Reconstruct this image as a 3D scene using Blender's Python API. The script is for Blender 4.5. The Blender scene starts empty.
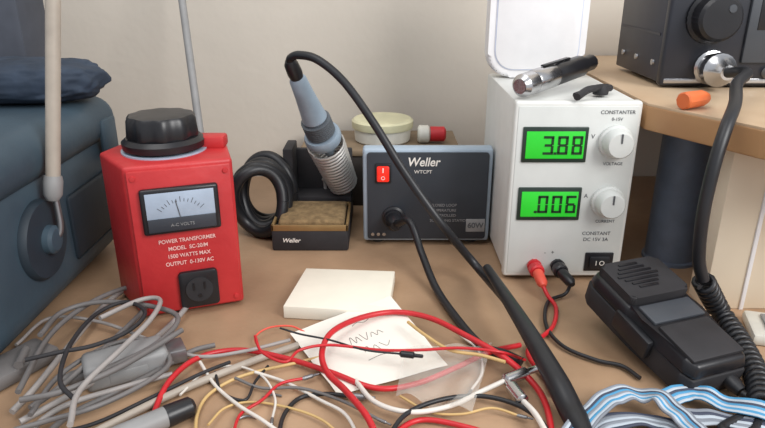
import bpy, bmesh, math, random
from mathutils import Vector, Matrix, Euler, noise
random.seed(7)
H=0.253; PITCH=math.radians(21); F=640.0
SP,CP=math.sin(PITCH),math.cos(PITCH)
def at(u,v,z=0.0):
    a=(214-v)/F; k=H-z
    y=(k*CP + a*k*SP)/(SP - a*CP)
    d=y*CP+k*SP
    return Vector(((u-382.5)/F*d,y,z))
def aty(u,v,y):
    a=(214-v)/F
    k=(y*SP-a*y*CP)/(CP+a*SP)
    d=y*CP+k*SP
    return Vector(((u-382.5)/F*d,y,H-k))
S=bpy.context.scene
S.view_settings.view_transform='Standard'
COL=S.collection
# ---------- materials
def lin(c):
    return tuple(((x/255)/12.92 if x/255<=.04045 else ((x/255+.055)/1.055)**2.4) for x in c)+(1,)
def mat(name,c,rough=.5,metal=0,var=.1,scale=60,bump=0,bscale=None,emit=0,trans=0,alpha=1,c2=None,detail=4):
    m=bpy.data.materials.new(name); m.use_nodes=True
    nt=m.node_tree; b=nt.nodes['Principled BSDF']
    L=lin(c)
    tc=nt.nodes.new('ShaderNodeTexCoord'); no=nt.nodes.new('ShaderNodeTexNoise')
    no.inputs['Scale'].default_value=scale; no.inputs['Detail'].default_value=detail
    nt.links.new(tc.outputs['Object'],no.inputs['Vector'])
    rp=nt.nodes.new('ShaderNodeValToRGB'); rp.color_ramp.elements[0].position=.3; rp.color_ramp.elements[1].position=.7
    if c2: A=L; B=lin(c2)
    else:
        A=tuple(max(0,x*(1-var)) for x in L[:3])+(1,); B=tuple(min(1,x*(1+var)) for x in L[:3])+(1,)
    rp.color_ramp.elements[0].color=A; rp.color_ramp.elements[1].color=B
    nt.links.new(no.outputs['Fac'],rp.inputs['Fac']); nt.links.new(rp.outputs['Color'],b.inputs['Base Color'])
    b.inputs['Roughness'].default_value=rough; b.inputs['Metallic'].default_value=metal
    b.inputs['Transmission Weight'].default_value=trans; b.inputs['Alpha'].default_value=alpha
    if emit:
        b.inputs['Emission Color'].default_value=L; b.inputs['Emission Strength'].default_value=emit
    if bump:
        n2=nt.nodes.new('ShaderNodeTexNoise'); n2.inputs['Scale'].default_value=bscale or scale*4
        nt.links.new(tc.outputs['Object'],n2.inputs['Vector'])
        bp=nt.nodes.new('ShaderNodeBump'); bp.inputs['Strength'].default_value=bump; bp.inputs['Distance'].default_value=.002
        nt.links.new(n2.outputs['Fac'],bp.inputs['Height']); nt.links.new(bp.outputs['Normal'],b.inputs['Normal'])
    return m
M_wall=mat('plaster',(208,200,188),.9,var=.06,scale=3,bump=.25,bscale=60)
M_bench=mat('bench_board',(140,112,86),.5,scale=9,c2=(184,152,122),bump=.12,bscale=200,detail=10)
M_floor=mat('floor_concrete',(110,105,100),.8,scale=5)
M_white=mat('ivory_plastic',(216,217,213),.45,var=.03)
M_panel=mat('panel_white',(206,209,206),.5,var=.03)
M_offw=mat('off_white',(232,231,232),.4,var=.03)
M_bluerim=mat('pale_blue',(202,208,226),.4,var=.05)
M_black=mat('black_plastic',(26,26,30),.35,var=.2)
M_black_r=mat('black_rubber',(28,29,33),.42,var=.2)
M_blackm=mat('black_matt',(40,39,42),.7,var=.2)
M_red=mat('red_enamel',(176,38,42),.45,c2=(194,50,52),scale=30,bump=.2,bscale=120)
M_redp=mat('red_silicone',(192,34,42),.38,var=.1)
M_redsw=mat('red_lamp_switch',(225,40,25),.3,emit=.5)
M_lcdframe=mat('lcd_frame',(36,50,44),.3)
M_lcd=mat('lcd_green',(40,190,46),.35,emit=.30,var=.04)
M_seg=mat('lcd_segment',(14,50,20),.5)
M_ink=mat('ink_dark',(84,86,90),.7)
M_pencil=mat('ink_pencil',(128,124,120),.8)
M_inkw=mat('ink_white',(235,232,225),.6)
M_inkred=mat('ink_palered',(235,190,184),.6)
M_grey=mat('grey_plastic',(140,140,140),.5)
M_lgrey=mat('light_grey_cable',(154,149,146),.5)
M_mgrey=mat('mid_grey_cable',(108,105,104),.5)
M_steel=mat('steel',(190,190,192),.25,metal=1,var=.1)
M_dsteel=mat('dull_steel',(140,140,142),.4,metal=.8)
M_spring=mat('spring_steel',(186,184,180),.4,metal=.35)
M_slate=mat('slate_blue_plastic',(50,66,78),.55,c2=(62,80,92),scale=18,bump=.3,bscale=60,detail=8)
M_slated=mat('slate_dark_plastic',(36,48,58),.6,var=.12)
M_slate2=mat('slate_blue_fabric',(44,56,72),.8,var=.3,scale=40,bump=.6,bscale=80)
M_slate3=mat('slate_light_edge',(58,76,88),.5)
M_char=mat('charcoal_panel',(66,70,76),.45,var=.08,scale=30)
M_station=mat('station_panel',(46,51,58),.45,var=.12,scale=30)
M_greyblue=mat('storage_grey',(66,70,80),.6)
M_case=mat('blue_grey_enamel',(160,176,190),.4,var=.05)
M_brass=mat('brass_edge',(156,128,86),.4,metal=.5)
M_sponge=mat('sponge',(146,122,86),.95,c2=(110,90,62),scale=150,bump=.8,bscale=300)
M_ironbl=mat('iron_handle_blue',(140,156,170),.45)
M_irong=mat('iron_grip',(84,90,96),.7,bump=.5,bscale=500)
M_paper=mat('paper',(232,228,218),.8,var=.03,scale=20)
M_card=mat('cream_card',(234,228,212),.6,var=.03)
M_wood=mat('shelf_wood',(180,140,98),.5,scale=12,c2=(154,112,74))
M_woodtop=mat('shelf_top',(208,184,154),.5,scale=10,c2=(186,156,124))
M_cream=mat('cream_board',(230,216,194),.7,scale=5,c2=(210,192,166))
M_polebl=mat('blue_grey_paint',(100,111,128),.5,var=.12)
M_orange=mat('orange_plastic',(222,112,60),.45)
M_redor=mat('red_orange_plastic',(222,84,66),.4)
M_yellow=mat('yellow_insulation',(200,168,112),.5)
M_whitew=mat('white_insulation',(214,208,200),.5)
M_tan=mat('tan_tube',(166,156,144),.5)
M_blue=mat('ribbon_blue',(72,142,184),.7)
M_bluew=mat('ribbon_pale',(176,186,196),.7)
M_rib_grey=mat('ribbon_grey',(126,132,142),.7)
M_rib_dk=mat('ribbon_dark',(60,66,84),.7)
M_yel=mat('tub_yellow',(204,200,166),.45)
M_tub=mat('tub_white',(210,208,198),.5)
M_glass=mat('clear_window',(255,255,255),.05,trans=1)
M_bag=mat('clear_bag',(225,222,215),.12,alpha=.28,bump=.8,bscale=60)
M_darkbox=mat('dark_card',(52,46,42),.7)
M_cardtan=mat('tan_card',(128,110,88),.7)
M_radio=mat('radio_black',(46,48,58),.4,var=.1)
M_radiop=mat('radio_panel',(34,36,44),.35)
M_meter=mat('meter_window',(164,178,196),.35)
M_meterdk=mat('meter_dark',(52,56,64),.4)
# ---------- mesh helpers
def merge(bm,t,M=None,mi=0,sharp=35):
    bmesh.ops.recalc_face_normals(t,faces=t.faces)
    for f in t.faces: f.material_index=mi; f.smooth=True
    for e in t.edges:
        if len(e.link_faces)==2 and e.calc_face_angle(0)>math.radians(sharp): e.smooth=False
    if M is not None: t.transform(M)
    me=bpy.data.meshes.new('tmp'); t.to_mesh(me); t.free(); bm.from_mesh(me); bpy.data.meshes.remove(me)
def add_box(bm,x0,x1,y0,y1,z0,z1,bev=0,M=None,mi=0,seg=2):
    t=bmesh.new(); bmesh.ops.create_cube(t,size=1)
    for v in t.verts:
        v.co=Vector(((x0+x1)/2+v.co.x*(x1-x0),(y0+y1)/2+v.co.y*(y1-y0),(z0+z1)/2+v.co.z*(z1-z0)))
    if bev: bmesh.ops.bevel(t,geom=t.edges[:],offset=bev,segments=seg,profile=.5,affect='EDGES')
    merge(bm,t,M,mi)
def add_prism(bm,poly,z0,z1,bev=0,M=None,mi=0,top=None,seg=2):
    t=bmesh.new(); n=len(poly); top=top or poly
    a=[t.verts.new((p[0],p[1],z0)) for p in poly]; b=[t.verts.new((p[0],p[1],z1)) for p in top]
    t.faces.new(a[::-1]); t.faces.new(b)
    for i in range(n): t.faces.new((a[i],a[(i+1)%n],b[(i+1)%n],b[i]))
    if bev: bmesh.ops.bevel(t,geom=t.edges[:],offset=bev,segments=seg,profile=.5,affect='EDGES')
    merge(bm,t,M,mi)
def rrect(w,h,r,n=5,cx=0,cy=0):
    o=[]
    for (sx,sy,a0) in ((1,1,0),(-1,1,90),(-1,-1,180),(1,-1,270)):
        for i in range(n+1):
            a=math.radians(a0+90*i/n); o.append((cx+sx*(w/2-r)+r*math.cos(a),cy+sy*(h/2-r)+r*math.sin(a)))
    return o
def add_lathe(bm,prof,M=None,n=32,mi=0,scallop=0,sn=12):
    t=bmesh.new(); rings=[]
    for (r,z) in prof:
        if r<1e-6: rings.append([t.verts.new((0,0,z))]); continue
        ring=[]
        for i in range(n):
            a=2*math.pi*i/n; rr=r*(1+scallop*math.cos(sn*a)); ring.append(t.verts.new((rr*math.cos(a),rr*math.sin(a),z)))
        rings.append(ring)
    for A,B in zip(rings,rings[1:]):
        for i in range(n):
            j=(i+1)%n
            if len(A)==1 and len(B)==1: continue
            if len(A)==1: t.faces.new((A[0],B[i],B[j]))
            elif len(B)==1: t.faces.new((A[i],A[j],B[0]))
            else: t.faces.new((A[i],A[j],B[j],B[i]))
    if len(rings[0])>1: t.faces.new(rings[0][::-1])
    if len(rings[-1])>1: t.faces.new(rings[-1])
    merge(bm,t,M,mi)
def add_cyl(bm,r,z0,z1,M=None,n=28,mi=0):
    add_lathe(bm,[(r,z0),(r,z1)],M,n,mi)
def align(p0,p1):
    p0=Vector(p0);p1=Vector(p1)
    return Matrix.Translation(p0)@(p1-p0).to_track_quat('Z','Y').to_matrix().to_4x4()
def crom(pts,n=8):
    P=[Vector(p) for p in pts]
    if len(P)<3: return [P[0].lerp(P[1],i/n) for i in range(n+1)]
    P=[P[0]*2-P[1]]+P+[P[-1]*2-P[-2]]
    o=[]
    for i in range(1,len(P)-2):
        a,b,c,d=P[i-1:i+3]
        for k in range(n):
            t=k/n
            o.append(.5*((2*b)+(c-a)*t+(2*a-5*b+4*c-d)*t*t+(3*b-a-3*c+d)*t**3))
    o.append(P[-2]); return o
def frames(path):
    T=[(path[min(i+1,len(path)-1)]-path[max(i-1,0)]).normalized() for i in range(len(path))]
    n=T[0].orthogonal().normalized(); o=[]
    for t in T:
        n=(n-t*n.dot(t)); n=n.normalized() if n.length>1e-9 else t.orthogonal().normalized()
        o.append((t,n,t.cross(n)))
    return o
def add_tube(bm,pts,r,n=8,sub=8,mi=0,raw=False,rf=None,M=None):
    path=[Vector(p) for p in pts] if raw else crom(pts,sub)
    fr=frames(path); t=bmesh.new(); rings=[]
    for i,(p,(T,N,Bn)) in enumerate(zip(path,fr)):
        rr=rf(i/(len(path)-1)) if rf else r
        rings.append([t.verts.new(p+(N*math.cos(2*math.pi*j/n)+Bn*math.sin(2*math.pi*j/n))*rr) for j in range(n)])
    for A,B in zip(rings,rings[1:]):
        for j in range(n): t.faces.new((A[j],A[(j+1)%n],B[(j+1)%n],B[j]))
    t.faces.new(rings[0][::-1]); t.faces.new(rings[-1])
    merge(bm,t,M,mi,sharp=60)
def helix(path_pts,R,pitch,per=10,R1=None):
    path=crom(path_pts,24); L=[0]
    for a,b in zip(path,path[1:]): L.append(L[-1]+(b-a).length)
    fr=frames(path); tot=L[-1]; N=int(tot/pitch*per); o=[]; k=0
    for i in range(N+1):
        s=tot*i/N
        while k<len(L)-2 and L[k+1]<s: k+=1
        f=(s-L[k])/max(1e-9,L[k+1]-L[k]); p=path[k].lerp(path[k+1],min(1,f)); T,Nn,Bn=fr[k]
        a=2*math.pi*i/per; rr=R+(0 if R1 is None else (R1-R)*i/N)
        o.append(p+(Nn*math.cos(a)+Bn*math.sin(a))*rr)
    return o
def add_text(bm,s,size,M,mi=0,align_x='CENTER',shear=0,off=0,ext=.00008,sx=1):
    c=bpy.data.curves.new('t','FONT'); c.body=s; c.size=size; c.align_x=align_x; c.align_y='CENTER'; c.shear=shear; c.offset=off; c.extrude=ext
    o=bpy.data.objects.new('t',c); COL.objects.link(o); bpy.context.view_layer.update()
    me=bpy.data.meshes.new_from_object(o.evaluated_get(bpy.context.evaluated_depsgraph_get()))
    me.transform(Matrix.Diagonal((sx,1,1,1)))
    me.transform(M); t=bmesh.new(); t.from_mesh(me)
    for f in t.faces: f.material_index=mi
    me2=bpy.data.meshes.new('q'); t.to_mesh(me2); t.free(); bm.from_mesh(me2)
    bpy.data.meshes.remove(me); bpy.data.meshes.remove(me2); bpy.data.objects.remove(o); bpy.data.curves.remove(c)
RX=Matrix.Rotation(math.pi/2,4,'X')
def front(x,z,y=-.0002): return Matrix.Translation((x,y,z))@RX
def outY(x,z,y=0): return Matrix.Translation((x,y,z))@RX
# ---------- objects
def mkobj(name,bm,mats,parent=None,label=None):
    me=bpy.data.meshes.new(name); bm.to_mesh(me); bm.free()
    for m in (mats if isinstance(mats,(list,tuple)) else [mats]): me.materials.append(m)
    o=bpy.data.objects.new(name,me); COL.objects.link(o)
    if parent: o.parent=parent
    if label: o['label']=label
    return o
class Thing:
    def __init__(s,name,label,cat,loc=(0,0,0),rz=0,group=None):
        s.o=bpy.data.objects.new(name,None); s.o.empty_display_size=.02; COL.objects.link(s.o)
        s.M=Matrix.Translation(loc)@Matrix.Rotation(rz,4,'Z'); s.o.location=loc; s.o.rotation_euler=(0,0,rz)
        s.o['label']=label; s.o['category']=cat
        if group: s.o['group']=group
    def part(s,name,bm,mats,label=None,parent=None,world=False,L=None):
        if world: bm.transform(s.M.inverted())
        if L is not None: bm.transform(L)
        return mkobj(name,bm,mats,parent or s.o,label)
def solo(name,bm,mats,label,cat,kind=None,group=None):
    bm.verts.ensure_lookup_table()
    xs=[v.co for v in bm.verts]
    c=Vector(((min(v.x for v in xs)+max(v.x for v in xs))/2,(min(v.y for v in xs)+max(v.y for v in xs))/2,min(v.z for v in xs)))
    bm.transform(Matrix.Translation(-c)); o=mkobj(name,bm,mats); o.location=c
    if kind!='structure': o['label']=label; o['category']=cat
    if kind: o['kind']=kind
    if group: o['group']=group
    return o
B=bmesh.new
# ---------- setting
b=B(); add_box(b,-1.6,1.6,.80,.88,-.75,1.4); solo('wall_back',b,M_wall,'','',kind='structure')
b=B(); add_box(b,-1.6,1.6,-1.2,.88,-.80,-.75); solo('floor',b,M_floor,'','',kind='structure')
T=Thing('workbench','brown worn board-topped workbench against the wall','workbench',(0,.45,-.75))
b=B(); add_box(b,-1.2,1.2,.08,.798,-.03,0,.002); T.part('benchtop',b,M_bench,world=True)
for (x,y) in ((-1.1,.14),(1.1,.14),(-1.1,.74),(1.1,.74)):
    b=B(); add_box(b,x-.03,x+.03,y-.03,y+.03,-.75,-.03,.003); T.part('leg',b,M_wood,world=True)
# ---------- power supply
PX,PY_=.104,.498; W=.1005; HH=.156; D=.15
T=Thing('bench_power_supply','white bench power supply with two green digital displays','power supply',(PX,PY_,0))
b=B(); add_box(b,.0015,W-.0015,.008,D,.005,HH-.001,.002)
for i in range(7): add_box(b,W-.0018,W-.001,.05+i*.01,.054+i*.01,.05,.11)
T.part('casing',b,M_white)
b=B(); add_box(b,0,W,0,.010,.004,HH,.0025,seg=3); add_box(b,.003,W-.003,-.0006,.001,.008,HH-.004,.0003,mi=1)
T.part('front_panel',b,[M_white,M_panel])
def seg7(bm,s,x,z,h,mi=0):
    w=h*.54; t=h*.13; segs={'0':'abcdef','3':'abgcd','6':'afgedc','8':'abcdefg'}
    for ch in s:
        if ch=='.': add_box(bm,x-t*1.4,x-t*.2,-.0004,0,z,z+t,0,mi=mi); continue
        for g in segs[ch]:
            X0,X1,Z0,Z1={'a':(0,w,h-t,h),'g':(t*.6,w-t*.6,h/2-t/2,h/2+t/2),'d':(0,w,0,t),'f':(0,t,h/2+t*.2,h-t*.6),'b':(w-t,w,h/2+t*.2,h-t*.6),'e':(0,t,t*.6,h/2-t*.2),'c':(w-t,w,t*.6,h/2-t*.2)}[g]
            add_box(bm,x+X0,x+X1,-.0004,0,z+Z0,z+Z1,0,mi=mi)
        x+=w*1.4
for (z0,z1,txt) in ((.107,.136,'3.88'),(.057,.0856,'.006')):
    b=B(); add_box(b,.0075,.0595,-.0022,.001,z0,z1,.0008); dsp=T.part('display',b,M_lcdframe,'dark framed green display window')
    b=B(); add_box(b,.0103,.0567,-.0028,-.002,z0+.0034,z1-.0034,.0002); T.part('display_screen',b,M_lcd,parent=dsp)
    b=B(); seg7(b,txt,.0240,z0+.0068,.0152); b.transform(Matrix.Translation((0,-.0028,0))); T.part('digits',b,M_seg,parent=dsp)
for z in (.124,.0735):
    b=B(); add_lathe(b,[(.0135,0),(.0135,.003),(.0118,.004),(.0108,.013),(.0095,.0145),(0,.015)],outY(.0815,z,-.0006),48,0,.015,24)
    kn=T.part('knob',b,M_panel,'pale grey ribbed rotary knob')
    b=B(); add_box(b,-.0006,.0006,.002,.0095,.0146,.0154,M=outY(.0815,z,-.0006)); T.part('pointer_mark',b,M_ink,parent=kn)
b=B()
add_text(b,'CONSTANTER',.0042,front(.081,.1475,-.0008)); add_text(b,'0-15V',.0036,front(.081,.1420,-.0008))
add_text(b,'VOLTAGE',.0036,front(.082,.1055,-.0008)); add_text(b,'CURRENT',.0036,front(.082,.0555,-.0008))
add_text(b,'V',.005,front(.0635,.128,-.0008)); add_text(b,'A',.005,front(.0635,.078,-.0008))
add_text(b,'CONSTANT',.0044,front(.076,.0445,-.0008)); add_text(b,'DC 15V 3A',.0044,front(.076,.039,-.0008)); add_text(b,'-   +',.005,front(.038,.027,-.0008))
T.part('lettering',b,M_ink)
b=B(); add_box(b,.069,.093,-.002,.001,.010,.027,.0008); sw=T.part('power_switch',b,M_black,'black rocker power switch')
b=B(); add_box(b,.0725,.0895,-.0045,-.0015,.0128,.0242,.0012); T.part('rocker',b,M_black_r,parent=sw)
b=B(); add_text(b,'I O',.006,front(.081,.0185,-.0047)); T.part('rocker_mark',b,M_inkw,parent=sw)
for x,m,l in ((.026,M_redp,'red binding post'),(.046,M_black,'black binding post')):
    b=B(); add_lathe(b,[(.006,0),(.0062,.003),(.0045,.0035),(.0045,.006),(.0062,.0065),(.0062,.013),(.005,.0145),(0,.0145)],outY(x,.015,-.0006),24,0,.04,10); T.part('binding_post',b,m,l)
for x in (.012,W-.012):
    for y in (.015,D-.015):
        b=B(); add_cyl(b,.006,0,.0055,Matrix.Translation((x,y,0))); T.part('foot',b,M_black_r)
# ---------- white tray standing on supply
T=Thing('plastic_tray','white rounded plastic tray standing on edge atop the power supply','tray',(.1445,.625,HH))
b=B(); add_prism(b,rrect(.091,.16,.022,8,0,.080),-.012,.010,.004,M=RX,seg=3); T.part('tray_body',b,M_offw)
b=B(); add_prism(b,rrect(.079,.146,.018,8,0,.080),.0095,.0108,.0004,M=RX); T.part('raised_panel',b,M_bluerim)
b=B(); add_prism(b,rrect(.077,.144,.017,8,0,.080),.0100,.0114,.0004,M=RX); T.part('inner_face',b,M_offw)
# ---------- penlight
p0=aty(522,90,.508); p0.z=HH+.0105; p1=aty(592,62,.594)
Dv=(p1-p0); Ln=Dv.length
T=Thing('penlight','black and silver inspection penlight leaning on top of the power supply','flashlight',tuple(p0))
A=align(p0,p1)
b=B(); add_lathe(b,[(.006,-.004),(.0092,0),(.0095,.012),(.0085,.016)],A,28); T.part('head',b,M_steel,'polished silver head',world=True)
b=B(); add_cyl(b,.0058,-.0045,-.0035,A); T.part('lens',b,M_glass,world=True)
b=B(); add_lathe(b,[(.0085,.0155),(.0098,.018),(.0098,.045),(.0088,.047)],A,28); T.part('front_barrel',b,M_steel,'silver front barrel',world=True)
b=B(); add_lathe(b,[(.0087,.0465),(.0088,.052),(.0095,.054),(.0092,Ln*.8),(.007,Ln*.86),(.007,Ln*.98),(.005,Ln),(0,Ln)],A,28,0,.02,14); T.part('rear_barrel',b,M_black,world=True)
b=B(); add_box(b,-.002,.002,.0100,.0114,.03,.072,.0004,A); add_box(b,-.002,.002,.007,.0112,.070,.073,.0004,A); T.part('pocket_clip',b,M_black,world=True)
b=B()
q0=at(577,97,HH+.004); q1=at(610,88,HH+.004)
add_tube(b,[q0,q0.lerp(q1,.4)+Vector((0,.002,.003)),q1],.003,8); add_tube(b,[q0+Vector((0,.006,0)),q0.lerp(q1,.5)+Vector((0,-.002,.004)),q1+Vector((0,.007,0))],.0024,8)
add_lathe(b,[(.006,0),(.0065,.003),(.005,.007),(0,.008)],Matrix.Translation(q0.lerp(q1,.7)-Vector((0,0,.003))),18)
solo('spring_clip',b,M_blackm,'small black metal spring clip lying on the power supply','clip')
# ---------- soldering station
T=Thing('soldering_station','blue-grey soldering station with dark panel and red switch','soldering station',(-.0185,.574,0))
YZ=Matrix(((0,0,1,0),(1,0,0,0),(0,1,0,0),(0,0,0,1)))
b=B(); add_prism(b,[(.001,.004),(.001,.0965),(.010,.0985),(.092,.066),(.092,.004)],0,.122,.003,M=YZ,seg=3); T.part('casing',b,M_case)
for x in (.014,.106):
    for y in (.014,.08):
        b=B(); add_cyl(b,.006,0,.0055,Matrix.Translation((x,y,0))); T.part('foot',b,M_black_r)
b=B(); add_prism(b,rrect(.114,.0865,.003,4,.061,.0505),-.0012,.0012,.0004,M=RX); T.part('front_panel',b,M_station,'near-black front panel')
b=B(); add_box(b,.0115,.0265,-.003,.001,.0645,.0835,.0008); sw=T.part('power_switch',b,M_black)
b=B(); add_box(b,.0132,.0248,-.0062,-.0022,.0665,.0815,.0015); T.part('rocker',b,M_redsw,'lit red rocker',parent=sw)
b=B(); add_text(b,'I',.006,front(.019,.078,-.0065),off=.0002); add_text(b,'O',.005,front(.019,.0705,-.0065)); T.part('rocker_mark',b,M_inkw,parent=sw)
b=B(); add_text(b,'Weller',.0118,front(.0565,.0845,-.0014),shear=.2,off=.0002,sx=.9); add_text(b,'WTCPT',.0046,front(.0565,.0752,-.0014),off=.00002,sx=1.05)
T.part('lettering',b,M_inkw)
b=B()
for i,s in enumerate(('CLOSED LOOP','TEMPERATURE','CONTROLLED','SOLDERING STATION')): add_text(b,s,.0038,front(.064,.042-i*.0052,-.0014),align_x='LEFT')
T.part('small_print',b,M_grey)
b=B(); add_box(b,.099,.117,-.0020,0,.015,.028,.0002); lb=T.part('rating_label',b,M_grey,'small grey rating label')
b=B(); add_text(b,'60W',.0075,front(.108,.0215,-.0022),off=.0002); T.part('rating_print',b,M_ink,parent=lb)
b=B(); add_lathe(b,[(.011,0),(.011,.002),(.009,.003),(.0085,.008),(.006,.0085)],outY(.029,.030,-.001),28); T.part('jack_socket',b,M_black)
for x in (.009,.0145,.020):
    b=B(); add_cyl(b,.0017,0,.0025,outY(x,.0125),14); T.part('test_point',b,M_steel)
# ---------- iron stand
sx0,sx1=-.1055,-.0325
T=Thing('soldering_iron_stand','black iron stand with brass-edged base, sponge and spring holder','soldering stand',((sx0+sx1)/2,.60,0))
b=B(); add_box(b,sx0,sx1,.560,.668,0,.021,.002); T.part('base',b,M_blackm,world=True)
b=B()
for (a0,a1,c0,c1) in ((sx0,sx1,.560,.5625),(sx0,sx1,.624,.6265),(sx0,sx0+.0025,.560,.6265),(sx1-.0025,sx1,.560,.6265)): add_box(b,a0,a1,c0,c1,.0205,.0265,.0006)
T.part('tray_rim',b,M_brass,'worn brass-coloured rim',world=True)
b=B(); add_box(b,sx0+.006,sx1-.004,.565,.622,.0205,.0295,.003,seg=3); T.part('sponge',b,M_sponge,'dirty tan cleaning sponge',world=True)
b=B(); add_text(b,'Weller',.006,front(-.087,.011,.5597),shear=.25,off=.0001); T.part('lettering',b,M_inkw,world=True)
b=B(); add_box(b,sx0+.004,sx0+.014,.6285,.667,.020,.082,.0015); add_box(b,sx0+.012,sx1,.660,.667,.020,.074,.0015); add_box(b,sx0+.012,sx1,.632,.660,.020,.030,.0015)
T.part('bracket',b,M_blackm,world=True)
i0=aty(291,64,.560); i1=aty(343,183,.644); ax=(i1-i0); LI=ax.length; AI=align(i0,i1)
cp=[i0.lerp(i1,t) for t in (.62,.8,1.0)]
b=B(); add_tube(b,helix(cp,.0180,.0044,16,.0145),.0015,6,raw=True)
T.part('spring_holder',b,M_spring,'coiled steel wire holder',world=True)
cb=i0.lerp(i1,.95)
b=B(); add_tube(b,[cb+Vector((-.014,.004,0)),cb+Vector((-.019,.008,-.004)),Vector((cb.x-.019,.657,.040)),Vector((cb.x-.018,.658,.028))],.0018,8,6); T.part('holder_arm',b,M_spring,world=True)
# ---------- soldering iron
T=Thing('soldering_iron','blue-grey soldering iron resting tip-down in a spring holder','soldering iron',tuple(i1))
b=B(); add_lathe(b,[(.004,-.004),(.0062,0),(.0068,.010),(.0058,.016)],AI,24); T.part('end_cap',b,M_black,'black cord end cap',world=True)
b=B(); add_lathe(b,[(.0060,.015),(.0078,.018),(.0090,LI*.22),(.0112,LI*.36),(.0122,LI*.40),(.0100,LI*.42)],AI,28); T.part('handle',b,M_ironbl,world=True)
b=B(); pr=[(.0108,LI*.415)]
for i in range(7):
    z=LI*(.42+i*.015); pr+= [(.0145,z),(.0145,z+LI*.009),(.0132,z+LI*.011)]
add_lathe(b,pr+[(.009,LI*.53)],AI,32); T.part('grip',b,M_irong,'dark grey ribbed grip',world=True)
b=B(); add_lathe(b,[(.0170,LI*.53),(.0182,LI*.545),(.0182,LI*.575),(.0165,LI*.60),(.0110,LI*.62),(.0070,LI*.66),(.005,LI*.7)],AI,32); T.part('collar',b,M_ironbl,'pale flared collar',world=True)
b=B(); add_lathe(b,[(.0036,LI*.68),(.0036,LI*.93),(.001,LI*.985),(0,LI*.99)],AI,16); T.part('tip',b,M_dsteel,world=True)
cord=[i0-ax*.02,aty(291,58,.556),aty(299,55,.550),aty(318,60,.54),aty(344,82,.53),aty(373,122,.515),aty(403,170,.50),aty(440,222,.485),at(478,268,.016),at(508,302,.026)]
b=B(); add_tube(b,cord,.0036,10,10); T.part('cord',b,M_black_r,'thick black rubber cord',world=True)
b=B(); pp=[at(487,268,.028),at(508,300,.028),at(532,338,.025),at(556,380,.018),at(572,412,.011),at(588,440,.010)]
add_tube(b,pp,.006,14,8,rf=lambda t:.0036+.0038*min(1,t*1.6) if t<.85 else .0074-.02*(t-.85)); T.part('cord_sleeve',b,M_black_r,'thick black tapered cord sleeve',world=True)
# station lead
T=Thing('station_lead','black rubber lead plugged into the soldering station','cable',tuple(at(440,310)))
j=Vector((.0105,.5645,.030))
b=B(); add_tube(b,[j+Vector((0,-.004,0)),j+Vector((.004,-.018,.004)),aty(410,222,.53),aty(422,254,.51),at(436,288,.006),at(458,320,.004),at(482,346,.005),at(505,354,.005),at(522,362,.004)],.0032,10,10); T.part('lead',b,M_black_r,world=True)
b=B(); add_lathe(b,[(.0078,0),(.0082,.003),(.0075,.010),(.0045,.016)],align(j+Vector((0,0.001,0)),j+Vector((.002,-.02,0))),20); T.part('plug',b,M_black,world=True)
# ---------- variac
E=Vector((-.2165,.472)); A2=Vector((-.1835,.431)); B2=Vector((-.1115,.4570)); C2=Vector((-.136,.535)); D2=Vector((-.205,.520))
T=Thing('variable_transformer','red variable transformer with meter and big black dial knob','transformer',(-.166,.485,0))
b=B(); add_prism(b,[A2,B2,C2,D2,E],.002,.122,.0028,seg=3); T.part('housing',b,M_red,world=True)
dr=(B2-A2).normalized(); FM=Matrix(((dr.x,-dr.y,0,A2.x),(dr.y,dr.x,0,A2.y),(0,0,1,0),(0,0,0,1)))
def fm(bm): bm.transform(FM); return bm
wv=(B2-A2).length
b=B(); add_box(b,.002,wv-.002,-.003,.003,.005,.119,.0012,seg=2); T.part('front_plate',fm(b),M_red,world=True)
for (x,z) in ((.006,.114),(wv-.006,.114),(.006,.010),(wv-.006,.010)):
    b=B(); add_lathe(b,[(.0022,0),(.0019,.001),(0,.0012)],outY(x,z,-.003),12); T.part('screw',fm(b),M_red,world=True)
b=B(); add_box(b,.009,.064,-.0075,-.002,.071,.106,.002,seg=3); mt=T.part('meter',fm(b),M_black,'black framed analogue meter',world=True)
b=B(); add_box(b,.0125,.0605,-.0082,-.007,.0835,.1030,.0003); T.part('meter_scale',fm(b),M_meter,'blue-grey meter window',parent=mt,world=True)
b=B(); cxm,czm=.0365,.078
for i in range(13):
    a=math.radians(40+i*100/12); r0=.0175; r1=.0200 if i%3 else .0215
    add_box(b,r0,r1,-.0001,.0001,-.0002,.0002,M=Matrix.Translation((cxm,-.0083,czm))@Matrix.Rotation(-a,4,'Y'))
add_box(b,.005,.019,-.0002,.0002,-.0003,.0003,M=Matrix.Translation((cxm,-.0085,czm))@Matrix.Rotation(-math.radians(100),4,'Y'))
T.part('needle_and_scale_marks',fm(b),M_ink,parent=mt,world=True)
b=B(); add_box(b,.0125,.0605,-.0090,-.0075,.0735,.0838,.0006); T.part('meter_cover',fm(b),M_meterdk,'dark lower meter cover',parent=mt,world=True)
b=B(); add_text(b,'A-C VOLTS',.0034,front(.0365,.0782,-.0092)); T.part('meter_print',fm(b),M_grey,parent=mt,world=True)
b=B()
for i,(s,z) in enumerate((('POWER TRANSFORMER',.0044),('MODEL  SC-20/M',.0044),('1500 WATTS MAX',.0044),('OUTPUT  0-130V AC',.0044))):
    add_text(b,s,z,front(.0385,.0635-i*.0062,-.0034),off=.00005,sx=.88)
T.part('lettering',fm(b),M_inkred,world=True)
b=B(); add_prism(b,rrect(.029,.030,.003,4,.043,.0225),.002,.0065,.0008,M=RX); ol=T.part('outlet',fm(b),M_black,'black mains outlet socket',world=True)
b=B(); add_cyl(b,.0102,.0062,.0075,RX@Matrix.Translation((.043,.0225,0)),24)
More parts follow.
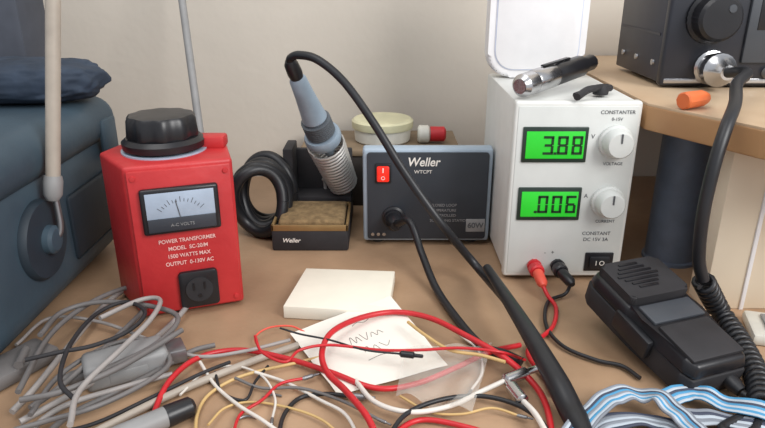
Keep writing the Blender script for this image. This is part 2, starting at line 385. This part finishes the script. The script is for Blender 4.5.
for dx in (-.004,.004): add_box(b,.043+dx-.0008,.043+dx+.0008,-.0079,-.007,.0225,.0285,0,mi=1)
add_cyl(b,.0016,.007,.0079,RX@Matrix.Translation((.043,.0175,0)),12,mi=1); T.part('outlet_face',fm(b),[M_blackm,M_black],parent=ol,world=True)
kc=Vector((-.169,.482,.122))
b=B(); add_lathe(b,[(.032,0),(.032,.0012),(.0,.0012)],Matrix.Translation(kc),48); T.part('dial_plate',b,M_meter,'pale dial plate under the knob',world=True)
b=B(); add_lathe(b,[(.026,.0015),(.0305,.003),(.031,.008),(.0275,.011)],Matrix.Translation(kc),56)
add_lathe(b,[(.0255,.010),(.0264,.013),(.0254,.025),(.0235,.0275),(.016,.0285),(.0,.0275)],Matrix.Translation(kc),96,0,.035,10); T.part('dial_knob',b,M_black,'large scalloped black knob',world=True)
b=B(); add_box(b,-.1660,-.1235,.484,.500,.1215,.131,.002); T.part('top_block',b,M_red,world=True)
for p in (A2,B2,C2,D2):
    c=p.lerp(Vector((-.166,.485)),.25); b=B(); add_cyl(b,.005,0,.003,Matrix.Translation((c.x,c.y,0))); T.part('foot',b,M_black_r,world=True)
# ---------- slate blue equipment case
T=Thing('equipment_case','large slate-blue moulded plastic case with round side fitting','case',(-.37,.46,0))
b=B(); add_box(b,-.52,-.250,.345,.585,.003,.122,.026,seg=6); T.part('case_body',b,M_slate,world=True)
b=B(); add_box(b,-.525,-.244,.340,.590,.106,.147,.0195,seg=6); T.part('lid',b,M_slate,world=True)
KM=Matrix.Translation((-.2505,.43,.068))@Matrix.Rotation(math.pi/2,4,'Y')
b=B(); add_lathe(b,[(.030,0),(.030,.003),(.028,.006),(.0,.0075)],KM,48); T.part('round_fitting',b,M_slated,world=True)
b=B(); add_lathe(b,[(.011,.006),(.0105,.011),(.008,.013),(0,.0135)],KM,24); T.part('fitting_bolt',b,M_slate3,world=True)
b=B(); add_box(b,-.2475,-.2415,.545,.572,.095,.130,.0025); T.part('latch',b,M_slate3,world=True)
b=B(); add_box(b,-.2520,-.2475,.475,.560,.030,.085,.004,seg=3); T.part('side_pad',b,M_slated,world=True)
for x in (-.48,-.29):
    for y in (.38,.55):
        b=B(); add_cyl(b,.01,0,.006,Matrix.Translation((x,y,0))); T.part('foot',b,M_black_r,world=True)
rt=aty(53,184,.440); re=aty(53,-50,.47)
T=Thing('plastic_tube','beige hollow plastic tube standing upright against the case','tube',tuple(rt))
b=B(); add_tube(b,[rt,rt.lerp(re,.5),re],.0050,16,6); T.part('tube_body',b,M_tan,world=True)
b=B(); add_lathe(b,[(.004,-.012),(.0064,-.008),(.0068,.002),(.0060,.006)],align(rt,re),20); T.part('tube_ferrule',b,M_grey,world=True)
b=B(); add_tube(b,[(-.246,.430,.066),(-.2375,.436,.072),rt+Vector((0,0,-.009))],.0022,8,6); T.part('support_hook',b,M_dsteel,world=True)
def blob(bm,c,r,seed,mi=0,pw=.8,amp=.12):
    t=bmesh.new(); bmesh.ops.create_icosphere(t,subdivisions=5,radius=1)
    for v in t.verts:
        d=v.co.normalized(); s=Vector([math.copysign(abs(x)**pw,x) for x in d])
        n=1+amp*noise.noise(d*2.2+Vector((seed,0,0)))+amp*.5*noise.noise(d*6+Vector((0,seed,0)))
        v.co=Vector((c[0]+s.x*r[0]*n,c[1]+s.y*r[1]*n,max(c[2]-r[2],c[2]+s.z*r[2]*n)))
    merge(bm,t,None,mi,sharp=80)
b=B(); blob(b,(-.303,.545,.1650),(.066,.034,.0180),3,pw=.75,amp=.1); solo('fabric_pouch',b,M_slate2,'crumpled dark blue fabric pouch on the plastic case','pouch')
b=B(); blob(b,(-.39,.50,.162),(.05,.04,.015),9); solo('cloth_bundle',b,M_slate2,'dark blue folded cloth bundle on the plastic case','cloth')
T=Thing('storage_box','dark grey storage box with lid standing behind the case','box',(-.48,.64,0))
b=B(); add_box(b,-.62,-.334,.615,.670,0,.245,.008); T.part('box_body',b,M_greyblue,world=True)
b=B(); add_box(b,-.626,-.328,.610,.675,.2455,.285,.008); T.part('box_lid',b,M_slate2,world=True)
r1=aty(197,110,.66); r2=aty(182,0,.72); dv=r2-r1; lo=r1-dv*(r1.z/dv.z); hi=r2+dv*(((.798-.004)-r2.y)/dv.y)
b=B(); add_tube(b,[lo+Vector((0,0,.001)),hi],.0040,12,4); solo('metal_rod',b,M_grey,'thin grey metal rod leaning against the wall','rod')
b=B()
for kk in range(5):
    c=Vector((-.122+.001*kk,.592+.009*kk,.039)); R=.030+.002*math.sin(kk*2)
    pts=[c+Vector((R*math.cos(a)*.8,.006*math.sin(a*2+kk),R*math.sin(a)*1.08)) for a in [2*math.pi*i/24 for i in range(25)]]
    add_tube(b,pts,.0060,10,3)
solo('cable_coil',b,M_black_r,'coil of thick black cable beside the red transformer','cable')
# boxes behind
T=Thing('cardboard_box','dark brown low cardboard box against the wall','box',(-.01,.725,0))
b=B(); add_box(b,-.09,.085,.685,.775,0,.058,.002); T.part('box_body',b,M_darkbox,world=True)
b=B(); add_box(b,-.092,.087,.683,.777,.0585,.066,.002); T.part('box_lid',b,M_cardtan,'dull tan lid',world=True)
T=Thing('plastic_tub','round whitish plastic tub with pale yellow lid on a box','tub',(.0,.728,.066))
b=B(); add_lathe(b,[(.030,0),(.032,.002),(.033,.015),(.033,.016)],None,40); T.part('tub_body',b,M_tub)
b=B(); add_lathe(b,[(.0350,.016),(.0355,.018),(.0355,.024),(.033,.026),(0,.026)],None,40); T.part('tub_lid',b,M_yel)
T=Thing('glue_bottle','small white bottle with red cap lying on a box','bottle',(.055,.715,.066))
BM=Matrix.Translation((.040-.055,0,.0105))@Matrix.Rotation(math.pi/2,4,'Y')
b=B(); add_lathe(b,[(.008,0),(.010,.002),(.010,.012),(.006,.015)],BM,24); T.part('bottle_body',b,M_tub)
b=B(); add_lathe(b,[(.0085,.0145),(.0085,.030),(.006,.032),(0,.032)],BM,24); T.part('cap',b,M_redp,'red cap')
# ---------- shelf and what stands there
s1=Vector((.2085,.500)); s2=at(765,128,.154).xy; s3=s2+(s2-Vector((.202,.5))).normalized()*.06
T=Thing('wooden_shelf','thick wooden shelf board with pale worn top','shelf',(.4,.6,.133))
b=B(); add_prism(b,[s1,s2,s3,(.9,s3.y),(.9,.797),(.2085,.797)],.133,.152,.0012); T.part('shelf_board',b,M_wood,world=True)
b=B(); add_prism(b,[s1+Vector((.0004,.0004)),s2+Vector((.0004,.0004)),s3+Vector((.0004,.0004)),(.899,s3.y+.001),(.899,.796),(.2090,.796)],.1518,.154,.0004); T.part('shelf_surface',b,M_woodtop,'pale worn laminate top',world=True)
b=B(); add_lathe(b,[(.024,0),(.024,.003),(.022,.004),(.022,.1325)],Matrix.Translation((.268,.545,0)),40); solo('shelf_post',b,M_polebl,'round blue-grey painted post under the shelf','post')
T=Thing('support_board','cream painted wooden board holding up the shelf','board',(.34,.46,0))
b=B(); add_box(b,.255,.50,.4486,.475,0,.1325,.0008); T.part('board_panel',b,M_cream,world=True)
b=B(); add_box(b,.283,.286,.4470,.4490,.0,.1325,.0003); T.part('board_batten',b,M_offw,'thin white edge strip',world=True)
# radio
T=Thing('radio_transceiver','black two-way radio with big tuning knob on the shelf','radio',(.2450,.57,.154))
b=B(); add_box(b,0,.22,.006,.115,.004,.10,.002); add_box(b,-.0008,.0,.012,.108,.044,.046,.0); T.part('case',b,M_radio)
for (y,z) in ((.02,.02),(.02,.08),(.095,.02),(.095,.08),(.06,.02)):
    b=B(); add_lathe(b,[(.003,0),(.0027,.0015),(0,.0018)],Matrix.Translation((-.0002,y,z))@Matrix.Rotation(-math.pi/2,4,'Y'),14); T.part('screw',b,M_steel)
b=B(); add_box(b,-.001,.221,-.002,.007,.002,.102,.0025,seg=3); T.part('front_panel',b,M_radiop)
for x in (.02,.20):
    for y in (.02,.10):
        b=B(); add_cyl(b,.007,0,.0045,Matrix.Translation((x,y,0))); T.part('foot',b,M_black_r)
b=B(); add_box(b,.002,.218,-.0028,-.0015,.0045,.0085,.0003); T.part('trim_strip',b,M_steel,'thin silver trim strip')
b=B(); add_box(b,.066,.16,-.005,-.001,.022,.090,.0015); dd=T.part('display_bezel',b,M_char)
b=B(); add_box(b,.074,.15,-.0056,-.0046,.05,.082,.0004); T.part('display_glass',b,M_black,parent=dd)
b=B(); add_lathe(b,[(.022,0),(.022,.003),(.019,.004),(.0185,.016),(.016,.0185),(0,.019)],outY(.035,.060,-.002),64,0,.015,30); kn=T.part('tuning_knob',b,M_black)
b=B(); add_lathe(b,[(.0035,0),(.003,.0008),(0,.0009)],outY(.042,.068,-.0208),16); T.part('finger_dimple',b,M_char,parent=kn)
b=B(); add_lathe(b,[(.0145,0),(.0145,.004),(.0122,.005),(.0122,.012),(.0140,.013),(.0140,.020),(.0105,.023),(.0072,.030),(.0062,.034)],outY(.0400,.0185,-.002),40,0,.008,20); T.part('microphone_connector',b,M_steel,'knurled silver connector')
for x in (.072,.092,.112):
    b=B(); add_lathe(b,[(.005,0),(.0045,.006),(0,.0065)],outY(x,.0135,-.002),20); T.part('push_button',b,M_grey)
o0=at(683,101,.161); o1=at(718,96,.161)
b=B(); add_lathe(b,[(.0055,0),(.0065,.001),(.0062,.020),(.0045,.026),(0,.027)],align(o0,o0+(o1-o0)),20,0,.03,8)
solo('wire_connector',b,M_orange,'small orange plastic wire connector lying on the shelf','wire connector')
# ---------- microphone
mrz=math.radians(20)
T=Thing('handheld_microphone','black handheld speaker microphone lying face up on the bench','microphone',(.1915,.387,0),rz=mrz)
TL=Matrix.Translation((0,0,.0125))@Matrix.Rotation(math.radians(13),4,'X')@Matrix.Diagonal((.88,.82,.90,1))
outline=[(-.024,-.064),(.024,-.064),(.028,-.054),(.029,-.005),(.033,.012),(.0335,.052),(.029,.062),(-.029,.062),(-.0335,.052),(-.033,.012),(-.029,-.005),(-.028,-.054)]
top=[(x*.9,y*.95) for x,y in outline]
b=B(); add_prism(b,outline,.000,.018,.002,seg=2); T.part('back_shell',b,M_blackm,L=TL)
b=B(); add_prism(b,outline,.0182,.029,.003,top=top,seg=3); T.part('front_shell',b,M_black,L=TL)
b=B(); add_prism(b,rrect(.056,.047,.005,5,0,.034),.0270,.0360,.0022); hd=T.part('speaker_head',b,M_blackm,L=TL)
b=B()
for i in range(7):
    w=.009+.0035*(3-abs(i-3)); add_box(b,-w-.004,w-.004,.0215+i*.0048,.0238+i*.0048,.0356,.0370,.0004)
T.part('grille_slats',b,M_black,parent=hd,L=TL)
b=B(); add_box(b,-.024,.024,-.014,.007,.0285,.0312,.001); T.part('upper_plate',b,M_char,'grey label plate',L=TL)
b=B(); add_box(b,-.0235,.0235,-.057,-.017,.0285,.0312,.002); T.part('lower_faceplate',b,M_blackm,'smooth black lower faceplate',L=TL)
b=B(); add_box(b,-.0345,-.028,-.024,.018,.006,.022,.002); T.part('talk_button',b,M_black_r,'push-to-talk bar',L=TL)
b=B(); add_lathe(b,[(.009,.0),(.009,.010),(.007,.017)],Matrix.Translation((0,.026,0)),28); T.part('hanger_button',b,M_dsteel)
b=B(); add_lathe(b,[(.006,0),(.0055,.008),(.004,.014)],Matrix.Translation((.012,-.062,.010))@Matrix.Rotation(math.pi/2,4,'X'),18); T.part('strain_relief',b,M_black_r,L=TL)
mend=T.M@TL@Vector((.012,-.0775,.010))
# mic cord
st=Vector((.2850,.536,.1725))
T=Thing('microphone_cord','black coiled microphone cord hanging from the radio','cord',tuple(at(735,330)))
b=B(); dn=[st,st+Vector((.004,-.022,.003)),aty(737,84,.475),aty(735,104,.440),aty(726,128,.420),aty(714,166,.410),aty(703,215,.407),aty(699,258,.408),aty(703,280,.408)]
add_tube(b,dn,.0044,12,10); T.part('straight_lead',b,M_black_r,world=True)
cs=aty(703,280,.408)
b=B(); add_tube(b,helix([cs,at(720,312,.014),at(742,346,.009),at(757,378,.009),at(762,405,.009)],.0062,.0062,12),.0021,8,raw=True); T.part('coiled_section',b,M_black_r,world=True)
b=B(); add_tube(b,[at(762,405,.008),at(752,432,.006),at(722,428,.006),mend+Vector((.003,-.012,-.001)),mend],.0028,10,8); T.part('end_lead',b,M_black_r,world=True)
# ---------- paper block, note, bag
zt=.011
poly=[at(283,306,zt),at(306,268,zt),at(395,271,zt),at(388,312,zt)]
T=Thing('paper_block','white block of square note paper on the bench','paper block',tuple(at(340,290)))
b=B(); add_prism(b,[(p.x,p.y) for p in poly],.0003,zt,.0008); T.part('sheet_stack',b,M_card,world=True)
n0,n1,n2,n3=at(290,334,.0035),at(390,296,.0128),at(448,366,.0035),at(338,396,.0035)
def sheet(bm,c,n=16,amp=.0012,seed=1):
    t=bmesh.new(); g=[]
    for i in range(n+1):
        r=[]
        for j_ in range(n+1):
            a=i/n; d=j_/n; p=(c[0]*(1-a)+c[1]*a)*(1-d)+(c[3]*(1-a)+c[2]*a)*d
            p=p+Vector((0,0,amp*(noise.noise(Vector((a*3,d*3,seed)))+.5))); r.append(t.verts.new(p))
        g.append(r)
    for i in range(n):
        for j_ in range(n): t.faces.new((g[i][j_],g[i][j_+1],g[i+1][j_+1],g[i+1][j_]))
    for f in t.faces: f.smooth=True
    bmesh.ops.recalc_face_normals(t,faces=t.faces)
    if sum(f.normal.z for f in t.faces)<0: bmesh.ops.reverse_faces(t,faces=t.faces[:])
    me=bpy.data.meshes.new('tmp'); t.to_mesh(me); t.free(); bm.from_mesh(me); bpy.data.meshes.remove(me)
T=Thing('handwritten_note','white paper note with handwriting leaning on a paper block','paper',tuple(at(370,350)))
b=B(); sheet(b,[n0,n1,n2,n3]); T.part('note_sheet',b,M_paper,world=True)
def onnote(a,d):
    p=(n0*(1-a)+n1*a)*(1-d)+(n3*(1-a)+n2*a)*d
    return p+Vector((0,0,.0012*(noise.noise(Vector((a*3,d*3,1)))+.5)+.0002))
b=B()
strokes=[[(.38,.46),(.41,.36),(.43,.46),(.46,.38),(.48,.46)],[(.50,.36),(.53,.46),(.57,.36)],[(.58,.44),(.61,.38),(.64,.44),(.67,.38),(.70,.43)],
 [(.44,.60),(.48,.54),(.51,.62),(.55,.55),(.58,.62)],[(.60,.54),(.65,.60),(.70,.55)],[(.50,.22),(.56,.19),(.62,.22),(.70,.18)],[(.42,.70),(.55,.68),(.66,.70)]]
for s in strokes: add_tube(b,[onnote(*q) for q in s],.00020,5,5)
T.part('handwriting',b,M_pencil,world=True)
b=B(); sheet(b,[at(405,352,.004),at(492,346,.006),at(472,416,.004),at(396,400,.003)],20,.006,5); solo('plastic_bag',b,M_bag,'small clear crinkled plastic bag under the wires','bag')
# ---------- cables on the bench
def cable(name,label,pts,r,m,zb=None,cat='cable',ends=None,group=None,n=8):
    zb=r if zb is None else zb
    P=[]
    for i,q in enumerate(pts):
        z=q[2] if len(q)>2 else zb+.0012*(1+math.sin(i*1.7+zb*900))
        P.append(at(q[0],q[1],max(z,r)))
    if not ends:
        b=B(); add_tube(b,P,r,n,8); return solo(name,b,m,label,cat,group=group)
    T=Thing(name,label,cat,tuple(Vector((P[0].x,P[0].y,0))),group=group)
    b=B(); add_tube(b,P,r,n,8); T.part('wire',b,m,world=True)
    for which,em,L,rr,nm in ends:
        p,q=(P[0],P[1]) if which==0 else (P[-1],P[-2])
        dd=(p-q).normalized(); dd.z=0
        b=B(); add_lathe(b,[(r*1.05,0),(rr,.0015),(rr,L*.6),(rr*.6,L*.65),(rr*.55,L*.97),(rr*.3,L)],align(p-dd*.002,p+dd*L),14); T.part(nm,b,em,world=True)
R_='thick red silicone test lead looped across the bench'
cable('red_lead',R_,[(152,440),(156,408),(172,378),(200,357),(240,350),(285,358),(330,372),(375,388),(415,384),(455,368),(490,352),(520,345,.003)],.0019,M_redp,.004)
cable('red_lead','red test lead looping over the paper note',[(378,440),(366,415),(345,390),(327,372),(322,352),(332,332),(360,318),(395,312),(430,318),(465,335),(505,358),(532,382,.006),(546,405,.006),(553,440,.006)],.0021,M_redp,.013)
cable('red_lead','red test lead running past the clips',[(384,440),(420,420),(470,428),(500,440)],.0017,M_redp,.003)
cable('red_wire','thin red wire crossing the note and cables',[(255,336),(262,352),(285,362),(300,350),(330,345),(380,350),(420,350),(460,348),(500,352),(525,360,.004)],.0010,M_redp,.016,cat='wire')
T=Thing('banana_plug_lead','red lead with banana plug in the power supply','cable',(.130,.48,0))
bp0=Vector((PX+.026,PY_-.015,.015))
b=B(); add_lathe(b,[(.0042,0),(.0046,.002),(.0044,.014),(.0022,.018)],align(bp0,bp0+Vector((0.001,-.014,-.003))),16); T.part('plug',b,M_redor,'orange-red banana plug',world=True)
b=B(); add_tube(b,[bp0+Vector((.001,-.015,-.004)),at(548,296,.006),at(556,308,.003),at(553,326,.003),at(538,340,.003),at(528,350,.003),at(532,362,.003),at(546,376,.003),at(556,395,.003)],.0017,8,8); T.part('wire',b,M_redp,world=True)
T=Thing('banana_plug_lead','black lead with banana plug in the power supply','cable',(.150,.48,0))
bp1=Vector((PX+.046,PY_-.015,.015))
b=B(); add_lathe(b,[(.0042,0),(.0046,.002),(.0044,.014),(.0022,.018)],align(bp1,bp1+Vector((0.004,-.014,-.002))),16); T.part('plug',b,M_black,world=True)
b=B(); add_tube(b,[bp1+Vector((.004,-.015,-.003)),at(565,294,.004),at(548,302,.003),at(546,325,.003),at(563,346,.003),at(596,360,.003),at(622,366,.003),at(640,378,.003)],.0015,8,8); T.part('wire',b,M_black_r,world=True)
K='thin black wire curling over the bench'
cable('black_wire',K,[(384,445),(405,415),(440,400),(480,396),(515,404),(540,420),(552,440)],.0015,M_black_r,.006,cat='wire')
cable('black_wire',K,[(278,440),(284,415),(300,398),(325,394),(350,396)],.0014,M_black_r,.002,cat='wire',ends=[(1,M_dsteel,.018,.0022,'clip_tip')])
cable('black_wire',K,[(215,372),(222,392),(245,400),(255,382),(268,366)],.0010,M_black_r,.002,cat='wire')
cable('black_wire','black wire with a small probe tip on the paper note',[(280,328),(300,334),(330,340),(365,350),(402,354)],.0007,M_black_r,.016,cat='wire',ends=[(1,M_black,.016,.0022,'probe_tip')])
cable('yellow_wire','pale yellow insulated wire looping among the leads',[(195,440),(198,412),(212,392),(245,375),(300,362),(340,352)],.0011,M_yellow,.002,cat='wire')
cable('yellow_wire','yellow wire lying over the red lead',[(408,322),(425,335),(450,350),(480,355),(505,362)],.0012,M_yellow,.015,cat='wire')
cable('white_wire','thin white insulated wire on the bench',[(200,362),(215,385),(238,405),(262,420),(290,440)],.0012,M_whitew,.003,cat='wire')
cable('white_wire','thin white insulated wire on the bench',[(255,372),(285,382),(320,400),(345,414),(360,440)],.0011,M_whitew,.003,cat='wire')
cable('red_wire','thin red wire ending in a bent tip',[(232,440),(240,415),(262,400),(280,384),(305,378)],.0010,M_redp,.003,cat='wire',ends=[(1,M_dsteel,.012,.0015,'clip_tip')])
cable('red_wire','thin pale red wire standing up in a loop',[(262,352),(255,338),(268,328),(290,326),(305,332)],.0007,M_redor,.004,cat='wire')
cable('white_lead','white test lead with a metal crocodile clip',[(355,380),(375,402),(410,412),(450,406),(480,392),(506,380)],.0016,M_whitew,.006,ends=[(1,M_steel,.03,.004,'crocodile_clip')])
cable('white_lead','white test lead with a metal crocodile clip',[(550,440),(536,415),(522,400)],.0018,M_whitew,.008,ends=[(1,M_steel,.026,.0042,'crocodile_clip')])
ex=[([(208,425),(225,408),(252,402),(290,408),(322,420),(345,440)],M_yellow,.0008,'yellow_wire','thin yellow jumper wire with bare tip'),
([(180,395),(205,372),(235,366),(262,376),(275,398),(272,420)],M_whitew,.0008,'white_wire','thin white jumper wire with bare tip'),
([(400,396),(430,412),(462,414),(492,408),(520,416)],M_yellow,.0008,'yellow_wire','thin yellow jumper wire with bare tip'),
([(235,378),(262,388),(300,388),(340,400),(380,420)],M_mgrey,.0010,'grey_wire','thin grey wire with bare tip'),
([(460,335),(478,350),(482,372),(470,392)],M_whitew,.0009,'white_wire','thin white jumper wire with bare tip')]
for k,(p,m,r,n_,l_) in enumerate(ex): cable(n_,l_,p,r,m,.0018+.0006*(k%4),cat='wire',ends=[(1,M_dsteel,.010,.0011,'bare_tip')],group='loose jumper wires')
gl=[([(12,412),(35,388),(70,345),(110,300),(150,278),(182,280),(190,300),(165,330),(120,365),(70,395),(20,422)],M_lgrey,.0021,.006),
([(18,392),(50,335),(90,303),(130,287),(152,292),(142,312),(100,352),(60,387),(30,408)],M_mgrey,.0019,.012),
([(40,335),(62,312),(100,302),(150,306),(178,318),(155,345),(100,372)],M_mgrey,.0019,.017),
([(20,400),(60,392),(110,372),(150,350),(182,330)],M_mgrey,.0019,.020),
([(20,440),(60,408),(120,388),(172,374)],M_lgrey,.0018,.006),
([(14,430),(50,420),(100,405),(150,380),(170,360),(150,340),(110,345),(60,375),(30,415)],M_mgrey,.0016,.012),
([(100,318),(140,300),(160,300),(150,320),(120,350),(80,390),(70,425)],M_lgrey,.0018,.024),
([(25,360),(60,352),(95,345),(130,330),(145,312),(125,302),(95,315),(70,345),(60,380),(75,400)],M_blackm,.0015,.022),
([(40,440),(70,415),(110,395),(150,375),(190,352),(215,345)],M_mgrey,.0019,.004),
([(16,345),(50,318),(100,322),(150,340),(195,356),(240,352),(290,340)],M_lgrey,.0013,.006),
([(30,436),(90,425),(150,398),(200,374),(230,362)],M_blackm,.0012,.003)]
G='light grey cable in a tangled pile beside the case'
for p,m,r,z in gl: cable('tangled_cable',G if m is M_lgrey else ('dark grey cable in a tangled pile' if m is M_mgrey else 'thin black cable in a tangled pile'),p,r,m,z,group='tangled cables beside the case')
c=at(128,374,.0)
T=Thing('cable_adapter','grey moulded plastic cable adapter among tangled cables','adapter',tuple(c),rz=.5)
b=B(); add_box(b,-.026,.026,-.013,.013,0,.018,.004,seg=3); add_box(b,-.012,.012,-.0135,-.012,.004,.012,.001); T.part('shell',b,M_grey)
b=B(); add_box(b,.026,.038,-.009,.009,.003,.013,.001); T.part('metal_shroud',b,M_dsteel)
b=B(); add_lathe(b,[(.005,0),(.0045,.008),(.003,.013)],Matrix.Translation((-.025,0,.008))@Matrix.Rotation(-math.pi/2,4,'Y'),16); T.part('strain_relief',b,M_mgrey)
m0=at(120,436,.0065); m1=at(194,405,.0065); AM=align(m0,m1); LM=(m1-m0).length
T=Thing('marker_pen','grey marker pen with black cap lying on the bench','pen',tuple(Vector((m0.x,m0.y,0))))
b=B(); add_lathe(b,[(.006,-.03),(.0064,0),(.0064,LM*.6)],AM,24); T.part('barrel',b,M_grey,world=True)
b=B(); add_lathe(b,[(.0066,LM*.6),(.0068,LM*.63),(.0062,LM*.95),(.004,LM),(0,LM)],AM,24); T.part('cap',b,M_black,world=True)
b=B(); add_tube(b,[at(80,440,.003),at(170,395,.003),at(250,362,.003),at(298,345,.003)],.0026,10,8); solo('plastic_tubing',b,M_tan,'thin beige plastic tubing lying on the bench','tubing')
b=B(); q=at(15,372,0); add_box(b,-.014,.014,-.026,.026,0,.010,.003,M=Matrix.Translation((q.x,q.y,0))@Matrix.Rotation(-.5,4,'Z')); add_tube(b,[q+Vector((.004,.01,.011)),q+Vector((.010,-.010,.012))],.003,8,3)
solo('cable_clamp',b,M_mgrey,'grey plastic cable clamp beside the case','clamp')
# ---------- ribbons
def ribbon(label,pts,w,mats,tilt=0,name='ribbon_cable',seed=0):
    n=len(mats); path=crom([at(*p) for p in pts],10); b=B(); r=w/n
    t=bmesh.new(); uniq=[]
    for m in mats:
        if m not in uniq: uniq.append(m)
    rows=[]
    for i,p in enumerate(path):
        d=(path[min(i+1,len(path)-1)]-path[max(i-1,0)]); d.z=0; d.normalize()
        tl=tilt+.35*noise.noise(Vector((i*.13,seed,0)))
        s=(Vector((-d.y,d.x,0))+Vector((0,0,tl))).normalized(); up=s.cross(d); up=up if up.z>0 else -up
        p=p+Vector((0,0,.003*(1+noise.noise(Vector((i*.17,seed+5,0))))))
        row=[]
        for k in range(n*4+1):
            o=(k/(n*4)-.5)*w; h=abs(math.sin(k/4*math.pi))*r*.22
            row.append(t.verts.new(p+s*o+up*(h+.0006)))
        back=[t.verts.new(p+s*o-up*.0004) for o in (w/2,-w/2)]
        rows.append(row+back)
    for A,Bq in zip(rows,rows[1:]):
        for k in range(len(A)):
            f=t.faces.new((A[k],A[(k+1)%len(A)],Bq[(k+1)%len(A)],Bq[k])); f.smooth=True
            f.material_index=uniq.index(mats[min(n-1,k//4)])
    bmesh.ops.recalc_face_normals(t,faces=t.faces)
    me=bpy.data.meshes.new('tmp'); t.to_mesh(me); t.free(); b.from_mesh(me); bpy.data.meshes.remove(me)
    return solo(name,b,uniq,label,'cable',group='ribbon cables')
ribbon('blue and white striped ribbon cable curving past the microphone',[(566,446,.008),(590,418,.009),(618,398,.010),(652,400,.010),(680,420,.010),(705,446,.010)],.014,[M_rib_grey,M_bluew,M_blue,M_bluew,M_rib_grey,M_blue,M_rib_dk,M_bluew,M_rib_grey],seed=1)
ribbon('grey and white ribbon cable on the bench',[(580,450,.003),(605,428,.003),(645,424,.003),(680,438,.003),(695,455,.003)],.013,[M_rib_dk,M_bluew,M_rib_grey,M_bluew,M_rib_grey,M_rib_dk],seed=2)
ribbon('blue and white striped ribbon cable beside the coiled cord',[(664,402,.006),(690,396,.007),(722,404,.008),(785,424,.008)],.013,[M_bluew,M_blue,M_bluew,M_blue,M_rib_dk,M_bluew,M_blue],.2,seed=3)
ribbon('grey and white ribbon cable on the bench',[(684,420,.002),(722,424,.003),(790,440,.003)],.013,[M_bluew,M_rib_grey,M_bluew,M_rib_dk,M_rib_grey],.1,seed=4)
q=at(772,338,0)
b=B(); Q=Matrix.Translation((q.x+.014,q.y,0))@Matrix.Rotation(-.3,4,'Z'); add_box(b,-.03,.03,-.02,.02,0,.009,.003,M=Q); add_box(b,-.02,.02,-.012,.012,.009,.011,.001,M=Q,mi=1)
solo('plastic_enclosure',b,[M_tub,M_grey],'small whitish plastic enclosure by the support board','enclosure')
for (u,v,m,l) in ((262,398,M_dsteel,'short bare metal lead'),(236,420,M_dsteel,'short bare metal lead')):
    p=at(u,v,.001); b=B(); add_tube(b,[p,p+Vector((.006,.003,.0005)),p+Vector((.012,.002,0))],.0008,6,4); solo('metal_scrap',b,m,l,'scrap',group='metal scraps')
# ---------- light
w=bpy.data.worlds.new('World'); S.world=w; w.use_nodes=True
w.node_tree.nodes['Background'].inputs[0].default_value=(.90,.94,1,1); w.node_tree.nodes['Background'].inputs[1].default_value=.70
def area(n,loc,tgt,size,e,c):
    L=bpy.data.lights.new(n,'AREA'); L.size=size; L.energy=e; L.color=c; o=bpy.data.objects.new(n,L); COL.objects.link(o); o.location=loc
    o.rotation_euler=(Vector(tgt)-Vector(loc)).to_track_quat('-Z','Y').to_euler()
area('window_light',(.9,-.45,.95),(.08,.55,.02),.7,20,(1,.985,.965))
area('ceiling_light',(-.4,.1,1.5),(-.1,.6,0),.9,8,(1,.97,.95))
cam=bpy.data.cameras.new('camera'); cam.sensor_width=36; cam.lens=F/765*36; cam.clip_start=.01
co=bpy.data.objects.new('camera',cam); COL.objects.link(co); co.location=(0,0,H); co.rotation_euler=(math.pi/2-PITCH,0,0); S.camera=co
